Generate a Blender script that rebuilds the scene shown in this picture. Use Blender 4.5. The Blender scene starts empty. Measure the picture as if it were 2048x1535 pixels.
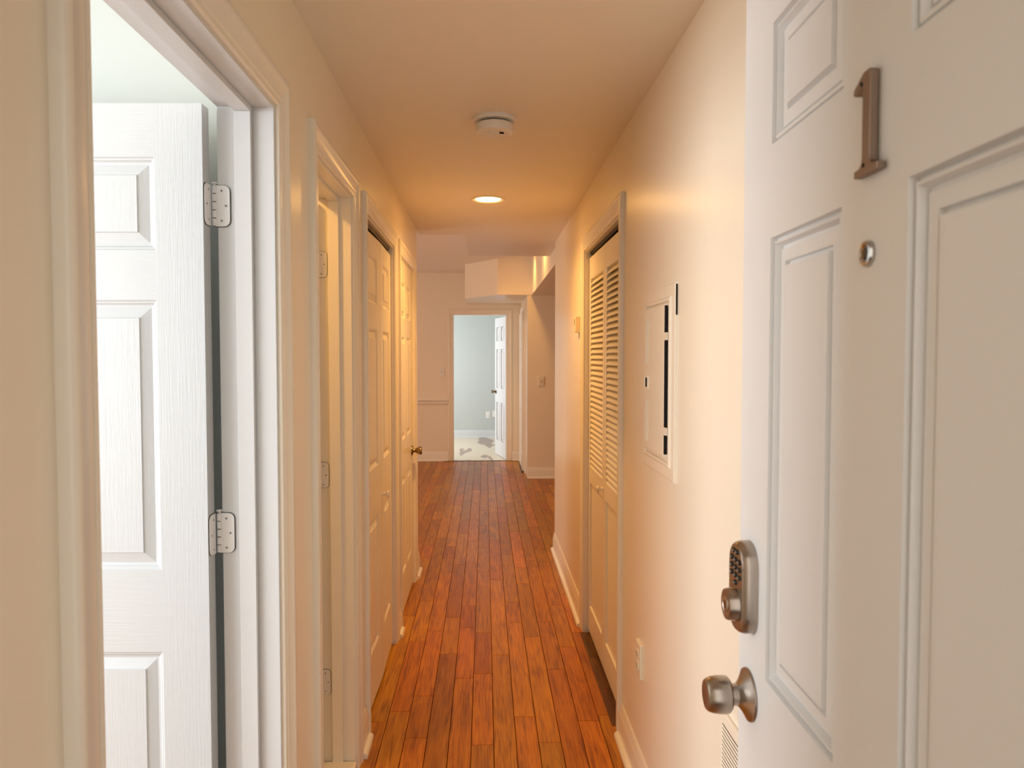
import bpy, bmesh, math, random
from mathutils import Vector, Matrix
random.seed(7)
sc = bpy.context.scene
COL = sc.collection

# ------------------------------------------------------------------ camera, world, lights, exposure
W, H, F = 2048.0, 1535.0, 1480.0
VPX, VPY, EYE = 970.0, 712.0, 1.45
yaw = math.atan((W / 2 - VPX) / F)
pitch = math.atan((H / 2 - VPY) / F * math.cos(yaw))
cam_d = bpy.data.cameras.new('camera')
cam_d.sensor_fit = 'HORIZONTAL'
cam_d.sensor_width = 36.0
cam_d.lens = F / W * 36.0
cam_d.clip_start = 0.02
cam_d.dof.use_dof = True
cam_d.dof.focus_distance = 2.6
cam_d.dof.aperture_fstop = 8.0
cam = bpy.data.objects.new('camera', cam_d)
COL.objects.link(cam)
cam.location = (0, 0, EYE)
cam.rotation_euler = (math.pi / 2 - pitch, 0, -yaw)
sc.camera = cam

world = bpy.data.worlds.new('sky')
sc.world = world
world.use_nodes = True
wb = world.node_tree.nodes['Background']
wb.inputs['Color'].default_value = (1.0, 0.955, 0.905, 1)
wb.inputs['Strength'].default_value = 1.05

def area_light(name, loc, rot, sx, sy, watts, color):
    d = bpy.data.lights.new(name, 'AREA')
    d.shape = 'RECTANGLE'; d.size = sx; d.size_y = sy
    d.energy = watts; d.color = color
    o = bpy.data.objects.new(name, d)
    o.location = loc; o.rotation_euler = rot
    COL.objects.link(o)
    return o
R90 = math.pi / 2
# daylight standing in three window openings (none of them in view)
area_light('bedroom_window_daylight', (-3.28, -0.02, 1.5), (0, -R90, 0), 1.4, 2.8, 122, (0.93, 0.97, 1.0))
area_light('living_room_window_daylight', (-4.1, 6.7, 1.4), (0, -R90, 0), 1.5, 2.2, 40, (1.0, 0.74, 0.56))
area_light('far_room_window_daylight', (-2.38, 11.9, 1.35), (0, -R90, 0), 1.5, 1.6, 58, (0.90, 0.95, 1.0))
LAMP_HALL, LAMP_LIVING, LAMP_BATH = 38.0, 12.0, 190.0
BEAM_HALL, BEAM_LIVING = 50.0, 18.0

sc.view_settings.view_transform = 'Standard'
sc.view_settings.look = 'None'
sc.view_settings.gamma = 1.0
sc.view_settings.use_curve_mapping = False
sc.view_settings.exposure = 0.67
sc.cycles.use_denoising = True
sc.cycles.max_bounces = 7
sc.cycles.diffuse_bounces = 4
sc.cycles.glossy_bounces = 3
sc.cycles.caustics_reflective = False
sc.cycles.caustics_refractive = False
sc.cycles.sample_clamp_indirect = 6.0

# ------------------------------------------------------------------ materials
def new_mat(name):
    m = bpy.data.materials.new(name); m.use_nodes = True
    nt = m.node_tree
    return m, nt, nt.nodes['Principled BSDF']

def paint(name, col, rough=0.4, bump_scale=350, bump=0.12, dist=0.0006, spec=0.5, stain=None):
    m, nt, b = new_mat(name)
    b.inputs['Base Color'].default_value = (*col, 1)
    b.inputs['Roughness'].default_value = rough
    b.inputs['Specular IOR Level'].default_value = spec
    tc = nt.nodes.new('ShaderNodeTexCoord')
    n = nt.nodes.new('ShaderNodeTexNoise')
    n.inputs['Scale'].default_value = bump_scale
    n.inputs['Detail'].default_value = 2
    nt.links.new(tc.outputs['Object'], n.inputs['Vector'])
    bp = nt.nodes.new('ShaderNodeBump')
    bp.inputs['Strength'].default_value = bump
    bp.inputs['Distance'].default_value = dist
    nt.links.new(n.outputs['Fac'], bp.inputs['Height'])
    nt.links.new(bp.outputs['Normal'], b.inputs['Normal'])
    if stain:
        n2 = nt.nodes.new('ShaderNodeTexNoise')
        n2.inputs['Scale'].default_value = stain[0]
        n2.inputs['Detail'].default_value = 5
        mp = nt.nodes.new('ShaderNodeMapping')
        mp.inputs['Scale'].default_value = (1.0, 1.0, 0.35)
        nt.links.new(tc.outputs['Object'], mp.inputs['Vector'])
        nt.links.new(mp.outputs['Vector'], n2.inputs['Vector'])
        cr = nt.nodes.new('ShaderNodeValToRGB')
        cr.color_ramp.elements[0].position = stain[1]; cr.color_ramp.elements[0].color = (*col, 1)
        cr.color_ramp.elements[1].position = stain[2]; cr.color_ramp.elements[1].color = (*stain[3], 1)
        nt.links.new(n2.outputs['Fac'], cr.inputs['Fac'])
        nt.links.new(cr.outputs['Color'], b.inputs['Base Color'])
    return m

def grain_paint(name, col, vertical, rough=0.42):
    m, nt, b = new_mat(name)
    b.inputs['Base Color'].default_value = (*col, 1)
    b.inputs['Roughness'].default_value = rough
    tc = nt.nodes.new('ShaderNodeTexCoord')
    mp = nt.nodes.new('ShaderNodeMapping')
    mp.inputs['Scale'].default_value = (260, 60, 9) if vertical else (9, 60, 260)
    n = nt.nodes.new('ShaderNodeTexNoise')
    n.inputs['Scale'].default_value = 1.0; n.inputs['Detail'].default_value = 3
    n.inputs['Distortion'].default_value = 0.6
    nt.links.new(tc.outputs['Object'], mp.inputs['Vector'])
    nt.links.new(mp.outputs['Vector'], n.inputs['Vector'])
    bp = nt.nodes.new('ShaderNodeBump')
    bp.inputs['Strength'].default_value = 0.35; bp.inputs['Distance'].default_value = 0.0012
    nt.links.new(n.outputs['Fac'], bp.inputs['Height'])
    nt.links.new(bp.outputs['Normal'], b.inputs['Normal'])
    return m

def metal(name, col, rough, aniso=0.0, brushed=False):
    m, nt, b = new_mat(name)
    b.inputs['Base Color'].default_value = (*col, 1)
    b.inputs['Metallic'].default_value = 1.0
    b.inputs['Roughness'].default_value = rough
    if brushed:
        tc = nt.nodes.new('ShaderNodeTexCoord')
        mp = nt.nodes.new('ShaderNodeMapping'); mp.inputs['Scale'].default_value = (60, 900, 900)
        n = nt.nodes.new('ShaderNodeTexNoise'); n.inputs['Scale'].default_value = 1.0
        nt.links.new(tc.outputs['Object'], mp.inputs['Vector']); nt.links.new(mp.outputs['Vector'], n.inputs['Vector'])
        mr = nt.nodes.new('ShaderNodeMapRange')
        mr.inputs['To Min'].default_value = rough - 0.06; mr.inputs['To Max'].default_value = rough + 0.10
        nt.links.new(n.outputs['Fac'], mr.inputs['Value']); nt.links.new(mr.outputs['Result'], b.inputs['Roughness'])
    return m

def flat(name, col, rough=0.6, spec=0.4):
    m, nt, b = new_mat(name)
    b.inputs['Base Color'].default_value = (*col, 1)
    b.inputs['Roughness'].default_value = rough
    b.inputs['Specular IOR Level'].default_value = spec
    return m

def emit(name, col, strength):
    m, nt, b = new_mat(name)
    b.inputs['Base Color'].default_value = (0.9, 0.9, 0.9, 1)
    b.inputs['Emission Color'].default_value = (*col, 1)
    b.inputs['Emission Strength'].default_value = strength
    return m

def wood(name, dark, mid, light, rough, grain=1.0):
    m, nt, b = new_mat(name)
    L = nt.links.new
    tc = nt.nodes.new('ShaderNodeTexCoord')
    oi = nt.nodes.new('ShaderNodeObjectInfo')
    sc1 = nt.nodes.new('ShaderNodeVectorMath'); sc1.operation = 'SCALE'
    cmb = nt.nodes.new('ShaderNodeCombineXYZ')
    mul = nt.nodes.new('ShaderNodeMath'); mul.operation = 'MULTIPLY'; mul.inputs[1].default_value = 37.0
    L(oi.outputs['Random'], mul.inputs[0])
    L(mul.outputs[0], cmb.inputs['X']); L(mul.outputs[0], cmb.inputs['Y']); L(mul.outputs[0], cmb.inputs['Z'])
    add = nt.nodes.new('ShaderNodeVectorMath'); add.operation = 'ADD'
    L(tc.outputs['Object'], add.inputs[0]); L(cmb.outputs[0], add.inputs[1])
    mp = nt.nodes.new('ShaderNodeMapping'); mp.inputs['Scale'].default_value = (120, 4.0, 10)
    L(add.outputs[0], mp.inputs['Vector'])
    n = nt.nodes.new('ShaderNodeTexNoise'); n.inputs['Scale'].default_value = 1.0
    n.inputs['Detail'].default_value = 4; n.inputs['Distortion'].default_value = 1.2
    L(mp.outputs[0], n.inputs['Vector'])
    mp2 = nt.nodes.new('ShaderNodeMapping'); mp2.inputs['Scale'].default_value = (16, 2.4, 5)
    L(add.outputs[0], mp2.inputs['Vector'])
    n2 = nt.nodes.new('ShaderNodeTexNoise'); n2.inputs['Scale'].default_value = 1.0
    n2.inputs['Detail'].default_value = 5; n2.inputs['Distortion'].default_value = 2.0
    L(mp2.outputs[0], n2.inputs['Vector'])
    cr = nt.nodes.new('ShaderNodeValToRGB')
    cr.color_ramp.elements[0].position = 0.33; cr.color_ramp.elements[0].color = (*dark, 1)
    cr.color_ramp.elements[1].position = 0.66; cr.color_ramp.elements[1].color = (*light, 1)
    e = cr.color_ramp.elements.new(0.5); e.color = (*mid, 1)
    ma = nt.nodes.new('ShaderNodeMath'); ma.operation = 'MULTIPLY'; ma.inputs[1].default_value = 0.55 * grain
    mb = nt.nodes.new('ShaderNodeMath'); mb.operation = 'MULTIPLY_ADD'; mb.inputs[1].default_value = 0.45
    L(n.outputs['Fac'], ma.inputs[0]); L(n2.outputs['Fac'], mb.inputs[0]); L(ma.outputs[0], mb.inputs[2])
    L(mb.outputs[0], cr.inputs['Fac'])
    # board to board variation
    hsv = nt.nodes.new('ShaderNodeHueSaturation')
    mr = nt.nodes.new('ShaderNodeMapRange'); mr.inputs['To Min'].default_value = 0.78; mr.inputs['To Max'].default_value = 1.20
    L(oi.outputs['Random'], mr.inputs['Value']); L(mr.outputs[0], hsv.inputs['Value'])
    m2 = nt.nodes.new('ShaderNodeMath'); m2.operation = 'MULTIPLY'; m2.inputs[1].default_value = 7.31
    fr = nt.nodes.new('ShaderNodeMath'); fr.operation = 'FRACT'
    L(oi.outputs['Random'], m2.inputs[0]); L(m2.outputs[0], fr.inputs[0])
    mr2 = nt.nodes.new('ShaderNodeMapRange'); mr2.inputs['To Min'].default_value = 0.492; mr2.inputs['To Max'].default_value = 0.514
    L(fr.outputs[0], mr2.inputs['Value']); L(mr2.outputs[0], hsv.inputs['Hue'])
    L(cr.outputs['Color'], hsv.inputs['Color']); L(hsv.outputs['Color'], b.inputs['Base Color'])
    mr3 = nt.nodes.new('ShaderNodeMapRange'); mr3.inputs['To Min'].default_value = rough - 0.05; mr3.inputs['To Max'].default_value = rough + 0.14
    L(n2.outputs['Fac'], mr3.inputs['Value']); L(mr3.outputs[0], b.inputs['Roughness'])
    b.inputs['Specular IOR Level'].default_value = 0.4
    bp = nt.nodes.new('ShaderNodeBump'); bp.inputs['Strength'].default_value = 0.25; bp.inputs['Distance'].default_value = 0.0006
    L(n.outputs['Fac'], bp.inputs['Height']); L(bp.outputs['Normal'], b.inputs['Normal'])
    return m

WALL = paint('hall_wall_paint', (0.86, 0.765, 0.62), 0.30, 260, 0.16, 0.0010, 0.5)
CEIL = paint('ceiling_paint', (0.84, 0.77, 0.66), 0.45, 300, 0.10, 0.0008, 0.4)
CEILUP = paint('upper_ceiling_lit_tone', (0.90, 0.85, 0.79), 0.5, 300, 0.10, 0.0008, 0.4)  # light put into the colour: paler than the hall ceiling to look lit
TRIM = paint('gloss_trim_paint', (0.85, 0.79, 0.69), 0.26, 160, 0.08, 0.0006, 0.5)
DOORW = paint('door_paint', (0.85, 0.79, 0.68), 0.34, 220, 0.08, 0.0006, 0.5)
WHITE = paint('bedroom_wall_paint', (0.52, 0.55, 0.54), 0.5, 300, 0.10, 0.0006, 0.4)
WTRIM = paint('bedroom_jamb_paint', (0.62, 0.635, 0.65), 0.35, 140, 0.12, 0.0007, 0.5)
ENTRY = paint('entry_door_paint', (0.87, 0.865, 0.86), 0.38, 420, 0.10, 0.0004, 0.45, (3.2, 0.60, 0.80, (0.74, 0.69, 0.63)))
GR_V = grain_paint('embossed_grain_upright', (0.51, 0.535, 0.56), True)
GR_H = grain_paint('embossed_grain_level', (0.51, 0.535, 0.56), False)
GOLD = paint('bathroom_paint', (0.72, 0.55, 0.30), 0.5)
NICKEL = metal('satin_nickel', (0.42, 0.36, 0.31), 0.28, brushed=True)
NUMERAL = metal('bronze_numeral', (0.30, 0.22, 0.17), 0.45)
BRASS = metal('aged_brass', (0.30, 0.22, 0.12), 0.22)
CHROME = metal('polished_steel', (0.55, 0.53, 0.50), 0.15)
DARK = flat('dark_gap', (0.010, 0.009, 0.010), 0.8, 0.2)
RUBBER = flat('black_rubber_key', (0.012, 0.010, 0.009), 0.45)
IVORY = paint('ivory_plastic', (0.80, 0.72, 0.58), 0.35, 200, 0.05)
PLASTIC = paint('white_plastic', (0.82, 0.79, 0.74), 0.4, 200, 0.04)
STEELB = paint('white_painted_hinge', (0.76, 0.77, 0.78), 0.35, 120, 0.25, 0.0006)
STEELW = paint('painted_steel_hinge', (0.80, 0.77, 0.73), 0.35, 120, 0.25, 0.0006)
GREYM = metal('dull_screw', (0.30, 0.29, 0.28), 0.4)
OAK = wood('oak_board', (0.17, 0.036, 0.002), (0.42, 0.132, 0.006), (0.56, 0.210, 0.014), 0.33)
OAKD = wood('worn_dark_board', (0.045, 0.014, 0.003), (0.10, 0.032, 0.006), (0.20, 0.075, 0.015), 0.5)
SUB = flat('subfloor', (0.030, 0.012, 0.005), 0.9, 0.1)
MARBLE = paint('marble_saddle', (0.78, 0.73, 0.64), 0.25, 30, 0.05)
CARPET = flat('dark_sill', (0.045, 0.03, 0.022), 0.7)

def far_floor_mat():
    m, nt, b = new_mat('pale_worn_floor')
    L = nt.links.new
    tc = nt.nodes.new('ShaderNodeTexCoord')
    n = nt.nodes.new('ShaderNodeTexNoise'); n.inputs['Scale'].default_value = 3.1; n.inputs['Detail'].default_value = 3
    mp = nt.nodes.new('ShaderNodeMapping'); mp.inputs['Scale'].default_value = (1.15, 0.20, 1)
    mp.inputs['Location'].default_value = (0.35, 1.2, 0)
    L(tc.outputs['Object'], mp.inputs['Vector']); L(mp.outputs[0], n.inputs['Vector'])
    cr = nt.nodes.new('ShaderNodeValToRGB')
    cr.color_ramp.elements[0].position = 0.535; cr.color_ramp.elements[0].color = (0.74, 0.62, 0.46, 1)
    cr.color_ramp.elements[1].position = 0.555; cr.color_ramp.elements[1].color = (0.36, 0.24, 0.19, 1)
    L(n.outputs['Fac'], cr.inputs['Fac']); L(cr.outputs['Color'], b.inputs['Base Color'])
    b.inputs['Roughness'].default_value = 0.3
    return m
FARFLOOR = far_floor_mat()

# ------------------------------------------------------------------ mesh helpers
class MB:
    def __init__(s):
        s.v = []; s.f = []; s.m = []
    def add(s, vs, fs, mi=0):
        o = len(s.v); s.v += [tuple(p) for p in vs]
        for f in fs:
            s.f.append([i + o for i in f]); s.m.append(mi)
    def quad(s, a, b, c, d, mi=0):
        s.add([a, b, c, d], [(0, 1, 2, 3)], mi)
    def box(s, x0, x1, y0, y1, z0, z1, mi=0):
        s.add([(x, y, z) for z in (z0, z1) for y in (y0, y1) for x in (x0, x1)],
              [(0, 2, 3, 1), (4, 5, 7, 6), (0, 1, 5, 4), (2, 6, 7, 3), (0, 4, 6, 2), (1, 3, 7, 5)], mi)
    def prism(s, poly, fn, a, b, mi=0):
        n = len(poly)
        vs = [fn(p, a) for p in poly] + [fn(p, b) for p in poly]
        fs = [tuple(range(n)), tuple(range(2 * n - 1, n - 1, -1))]
        fs += [(i, (i + 1) % n, n + (i + 1) % n, n + i) for i in range(n)]
        s.add(vs, fs, mi)
    def lathe(s, prof, fn, seg=32, mi=0, cap0=True, cap1=True, sx=1.0, sy=1.0):
        """prof: list of (radius, along); fn maps (u, v, along) to a point"""
        vs = []
        for r, a in prof:
            for k in range(seg):
                t = 2 * math.pi * k / seg
                vs.append(fn(r * math.cos(t) * sx, r * math.sin(t) * sy, a))
        fs = []
        for i in range(len(prof) - 1):
            for k in range(seg):
                k2 = (k + 1) % seg
                fs.append((i * seg + k, i * seg + k2, (i + 1) * seg + k2, (i + 1) * seg + k))
        if cap0: fs.append(tuple(range(seg)))
        if cap1: fs.append(tuple(range((len(prof) - 1) * seg, len(prof) * seg)))
        s.add(vs, fs, mi)
    def build(s, name, mats, parent=None, smooth=False, bevel=0.0, bseg=2, merge=True):
        me = bpy.data.meshes.new(name)
        bm = bmesh.new()
        vv = [bm.verts.new(p) for p in s.v]
        for f, mi in zip(s.f, s.m):
            try:
                fc = bm.faces.new([vv[i] for i in f]); fc.material_index = mi
            except ValueError:
                pass
        if merge:
            bmesh.ops.remove_doubles(bm, verts=bm.verts, dist=1e-6)
        bmesh.ops.recalc_face_normals(bm, faces=bm.faces)
        if bevel > 0:
            es = [e for e in bm.edges if len(e.link_faces) == 2 and e.calc_face_angle(0) > 0.5]
            bmesh.ops.bevel(bm, geom=es, offset=bevel, segments=bseg, affect='EDGES', profile=0.5)
        if smooth:
            for f in bm.faces: f.smooth = True
            for e in bm.edges:
                if len(e.link_faces) == 2 and e.calc_face_angle(0) > 0.6: e.smooth = False
        bm.to_mesh(me); bm.free()
        for m in (mats if isinstance(mats, (list, tuple)) else [mats]):
            me.materials.append(m)
        o = bpy.data.objects.new(name, me)
        COL.objects.link(o)
        if parent: o.parent = parent
        return o

def tag(o, label, cat, group=None, kind=None):
    o['label'] = label; o['category'] = cat
    if group: o['group'] = group
    if kind: o['kind'] = kind
    return o
def empty(name, loc=(0, 0, 0), rz=0.0):
    o = bpy.data.objects.new(name, None); COL.objects.link(o)
    o.location = loc; o.rotation_euler = (0, 0, rz); o.empty_display_size = 0.1
    return o
def child(mesh_obj, name, parent, loc=(0, 0, 0), rot=(0, 0, 0)):
    o = bpy.data.objects.new(name, mesh_obj.data if hasattr(mesh_obj, 'data') else mesh_obj)
    COL.objects.link(o); o.parent = parent; o.location = loc; o.rotation_euler = rot
    return o

def slab(mb, ss, hs, solid, d0, d1, fn, mi=0, mfn=None):
    """sheet with rectangular holes; fn(s, d, h) -> point"""
    ns, nh = len(ss) - 1, len(hs) - 1
    def ok(i, j): return 0 <= i < ns and 0 <= j < nh and solid(i, j)
    for i in range(ns):
        for j in range(nh):
            if not ok(i, j): continue
            a, b, c, d = ss[i], ss[i + 1], hs[j], hs[j + 1]
            k = mfn(i, j) if mfn else mi
            for dd in (d0, d1):
                mb.quad(fn(a, dd, c), fn(b, dd, c), fn(b, dd, d), fn(a, dd, d), k)
            if not ok(i - 1, j): mb.quad(fn(a, d0, c), fn(a, d1, c), fn(a, d1, d), fn(a, d0, d), k)
            if not ok(i + 1, j): mb.quad(fn(b, d0, c), fn(b, d1, c), fn(b, d1, d), fn(b, d0, d), k)
            if not ok(i, j - 1): mb.quad(fn(a, d0, c), fn(b, d0, c), fn(b, d1, c), fn(a, d1, c), k)
            if not ok(i, j + 1): mb.quad(fn(a, d0, d), fn(b, d0, d), fn(b, d1, d), fn(a, d1, d), k)

def wall_with_openings(name, fn, s0, s1, h1, d0, d1, openings, mat, label, h0=0.0, cat='wall'):
    ss = sorted({s0, s1, *[x for o in openings for x in o[:2]]})
    hs = sorted({h0, h1, *[x for o in openings for x in o[2:]]})
    def solid(i, j):
        a, c = (ss[i] + ss[i + 1]) / 2, (hs[j] + hs[j + 1]) / 2
        return not any(o[0] < a < o[1] and o[2] < c < o[3] for o in openings)
    mb = MB(); slab(mb, ss, hs, solid, d0, d1, fn)
    return tag(mb.build(name, mat), label, cat, kind='structure')

# frames of the wall planes: fn(s along, d out of the wall into the hall, h up)
XL, XR, CZ = -0.455, 0.52, 2.29
YEND, YFACE, UPZ = 10.24, 8.74, 2.596
TH = 0.12
fL = lambda s, d, h: (XL + d, s, h)
fR = lambda s, d, h: (XR - d, s, h)
fE = lambda s, d, h: (s, YEND - d, h)
fP = lambda s, d, h: (0.50 - d, s, h)        # passage wall with the far side door

# ------------------------------------------------------------------ room shell
HD = 1.988
D1, D2, C3, D4 = (0.875, 1.637), (2.02, 2.555), (2.86, 3.70), (3.97, 4.71)
CR = (2.835, 3.825)
DE = (-0.435, 0.295)
DP = (9.20, 10.02)
wall_with_openings('wall_left', fL, -1.5, 5.0, UPZ, 0, -TH,
    [(*D1, -1, HD), (*D2, -1, HD), (*C3, -1, HD), (*D4, -1, HD)], WALL,
    'long cream hallway wall on the left pierced by four doorways')
wall_with_openings('wall_right', fR, 0.30, 5.49, UPZ, 0, -TH, [(*CR, -1, HD)], WALL,
    'glossy cream hallway wall on the right with louvered closet and breaker panel')
wall_with_openings('wall_end', fE, -4.2, 0.62, UPZ + 0.05, 0, -TH, [(*DE, -1, 2.02)], WALL,
    'wall at the far end with an open doorway and chair rail')
wall_with_openings('wall_passage', fP, YFACE + TH, YEND, UPZ, 0, -TH, [(*DP, -1, 2.02)], WALL,
    'short wall at far right holding the side door seen edge on')
def boxobj(name, mat, label, cat, *b):
    mb = MB(); mb.box(*b)
    return tag(mb.build(name, mat), label, cat, kind='structure')
boxobj('wall_facing', WALL, 'narrow orange-lit wall facing the camera beyond the right wall end', 'wall', 0.50, 3.2, YFACE, YFACE + TH, 0, 2.168)
boxobj('wall_living_left', WALL, 'wall behind the hallway corner in the living room', 'wall', -4.2, XL - 0.002, 4.88, 5.0, 0, UPZ)
boxobj('wall_kitchen_near', WALL, 'wall turning right past the end of the hallway', 'wall', XR + 0.002, 3.2, 5.37, 5.49, 0, UPZ)
boxobj('wall_kitchen_right', WALL, 'side wall of the room opening on the right', 'wall', 3.2, 3.3, 5.3, YFACE + TH, 0, UPZ)
wall_with_openings('wall_living_window', lambda s, d, h: (-4.0 - d, s, h), 4.88, YEND + TH, UPZ, 0, TH, [(5.5, 7.9, 0.6, 2.2)], WALL, 'living room window wall out of view on the left')
mb = MB()
mb.prism([(XL, .18), (XR, .18), (XR, 5.49), (.547, 5.49), (.547, 6.24), (-.135, 6.24), (-.135, 5.17), (XL, 5.17)], lambda p, z: (p[0], p[1], z), CZ, UPZ + .03)
tag(mb.build('ceiling', CEIL), 'low tan hallway ceiling stepping back at its far end', 'ceiling', kind='structure')
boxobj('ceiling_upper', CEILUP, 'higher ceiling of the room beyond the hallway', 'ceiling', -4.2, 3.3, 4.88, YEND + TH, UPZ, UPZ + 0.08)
mb = MB()
mb.prism([(.148, 8.74), (.56, 8.74), (.56, YEND), (-.25, YEND), (-.25, 9.32)], lambda p, z: (p[0], p[1], z), 2.17, UPZ + .01)
tag(mb.build('ceiling_soffit_box', WALL, bevel=.004), 'boxed soffit with an angled corner above the far doorway', 'soffit', kind='structure')
boxobj('ceiling_soffit', WALL, 'long boxed soffit running along the right beyond the hallway', 'soffit', .547, 3.2, 5.49, 8.74, 2.165, UPZ + .01)

# entry wall at the camera, the leaf stands open against the right
wall_with_openings('wall_entry', lambda s, d, h: (s, 0.30 - d, h), XL, 1.0, UPZ, 0, TH, [(-.42, .385, -1, 2.04)], WALL, 'entry wall around the front doorway behind the open front door')

boxobj('wall_light_block_right', WALL, 'added wall out of view that shades the left wall by the entry', 'wall', .72, .82, -2.2, .18, 0, UPZ)  # unseen wall added to keep sky light off the near left wall
# bedroom, bathroom, closets, far room shells
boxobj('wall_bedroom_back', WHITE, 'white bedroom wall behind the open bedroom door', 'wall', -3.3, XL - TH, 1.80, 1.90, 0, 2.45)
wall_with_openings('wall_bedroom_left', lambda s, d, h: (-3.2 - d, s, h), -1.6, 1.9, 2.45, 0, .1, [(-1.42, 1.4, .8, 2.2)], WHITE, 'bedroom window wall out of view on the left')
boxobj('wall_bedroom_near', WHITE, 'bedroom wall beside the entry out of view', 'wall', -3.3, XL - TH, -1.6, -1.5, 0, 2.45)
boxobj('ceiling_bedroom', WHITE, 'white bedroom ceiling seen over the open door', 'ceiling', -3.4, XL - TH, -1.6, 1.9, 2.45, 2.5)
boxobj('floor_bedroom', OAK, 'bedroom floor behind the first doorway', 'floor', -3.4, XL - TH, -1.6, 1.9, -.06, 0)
boxobj('wall_bathroom_back', GOLD, 'golden-lit wall just inside the second doorway', 'wall', -1.7, XL - TH, 2.73, 2.80, 0, 2.4)
boxobj('wall_bathroom_left', GOLD, 'bathroom side wall out of view', 'wall', -1.8, -1.7, 1.9, 2.8, 0, 2.4)
boxobj('ceiling_bathroom', GOLD, 'bathroom ceiling out of view', 'ceiling', -1.8, XL - TH, 1.9, 2.8, 2.4, 2.45)
boxobj('floor_bathroom', MARBLE, 'bathroom floor behind the second doorway', 'floor', -1.8, XL - TH, 1.9, 2.8, -.06, 0.005)
boxobj('wall_closet_left_back', WALL, 'inside wall of the left closets out of view', 'wall', -1.25, -1.2, 2.8, 4.88, 0, 2.4)
boxobj('wall_closet_left_divider', WALL, 'partition between left closet and last left door out of view', 'wall', -1.2, XL - TH, 3.8, 3.86, 0, 2.4)
boxobj('ceiling_closet_left', WALL, 'ceiling of the left closets out of view', 'ceiling', -1.25, XL - TH, 2.8, 4.88, 2.4, 2.45)
boxobj('wall_closet_right_back', WALL, 'inside back wall of the louvered closet out of view', 'wall', 1.25, 1.3, 2.7, 3.95, 0, 2.4)
boxobj('wall_closet_right_near', WALL, 'near inside wall of the louvered closet out of view', 'wall', XR + TH, 1.3, 2.65, 2.7, 0, 2.4)
boxobj('wall_closet_right_far', WALL, 'far inside wall of the louvered closet out of view', 'wall', XR + TH, 1.3, 3.95, 4.0, 0, 2.4)
boxobj('ceiling_closet_right', WALL, 'ceiling of the louvered closet out of view', 'ceiling', XR + TH, 1.3, 2.65, 4.0, 2.4, 2.45)
boxobj('wall_far_room_back', WHITE, 'pale blue-white back wall seen through the far doorway', 'wall', -2.3, 1.6, 13.23, 13.33, 0, 2.6)
boxobj('wall_far_room_right', WHITE, 'right wall of the far room', 'wall', 1.0, 1.1, YEND + TH, 13.3, 0, 2.6)
wall_with_openings('wall_far_room_window', lambda s, d, h: (-2.2 - d, s, h), YEND + TH, 13.3, 2.6, 0, .1, [(11.0, 12.7, .6, 2.1)], WHITE, 'far room window wall out of view')
boxobj('ceiling_far_room', WHITE, 'ceiling of the far room', 'ceiling', -2.4, 1.1, YEND + TH, 13.3, 2.55, 2.6)
boxobj('floor_far_room', FARFLOOR, 'pale shiny worn floor with brown patches in the far room', 'floor', -2.4, 1.1, YEND + 0.01, 13.3, -.06, 0.0)

# ------------------------------------------------------------------ oak floor, board by board
mb = MB(); mb.box(-4.2, 3.3, -1.6, YEND + .005, -.08, -.012)
floor = tag(mb.build('floor', SUB), 'orange oak plank floor running the length of the hallway', 'floor', kind='structure')
PW = 0.0845
X0 = 0.031
def plank(x0, x1, y0, y1, mat, top=0.0):
    g = 0.0010; c = 0.0013
    w, l = x1 - x0 - 2 * g, y1 - y0 - 2 * g
    m = MB()
    lo = [(-w / 2, -l / 2, -.012), (w / 2, -l / 2, -.012), (w / 2, l / 2, -.012), (-w / 2, l / 2, -.012)]
    md = [(p[0], p[1], -c) for p in lo]
    hi = [(-w / 2 + c, -l / 2 + c, 0), (w / 2 - c, -l / 2 + c, 0), (w / 2 - c, l / 2 - c, 0), (-w / 2 + c, l / 2 - c, 0)]
    fs = [(3, 2, 1, 0), (8, 9, 10, 11)]
    for k in range(4):
        k2 = (k + 1) % 4
        fs += [(k, k2, 4 + k2, 4 + k), (4 + k, 4 + k2, 8 + k2, 8 + k)]
    m.add(lo + md + hi, fs)
    o = m.build('plank', mat, floor)
    o.location = ((x0 + x1) / 2, (y0 + y1) / 2, top)
    return o
rest = MB()
n_pl = 0
for k in range(-50, 40):
    x0, x1 = X0 + k * PW, X0 + (k + 1) * PW
    if x1 < -4.0 or x0 > 3.2: continue
    inhall = x1 > XL - .02 and x0 < XR + .02
    rng = random.Random(k * 17 + 5)
    y = (0.0 if inhall else 4.9) - rng.uniform(0, 0.6)
    ystart = 0.0 if inhall else 4.9
    yend = YEND
    if x0 > 0.50: yend = 8.74
    lim = 1.02 if x0 > -1.05 and x0 < .9 else 0
    while y < yend - .001:
        ln = rng.choice([0.35, 0.5, 0.62, 0.75, 0.9, 1.05, 1.2])
        y2 = min(y + ln, yend)
        if yend - y2 < 0.15: y2 = yend
        a = max(y, ystart)
        if y2 > a + .02:
            if inhall or (-0.85 < x0 < 0.80):
                xa, xb = x0, x1
                plank(xa, xb, a, y2, OAK); n_pl += 1
            else:
                rest.box(x0 + .0008, x1 - .0008, a + .0008, y2 - .0008, -.011, 0)
        y = y2
r = rest.build('plank_field', OAK, floor, merge=False); r['kind'] = 'stuff'
for a, b in ((CR[0], 3.16), (3.16, 3.50), (3.50, CR[1])):
    plank(.495, .60, a, b, OAKD, 0.0012)

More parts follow.
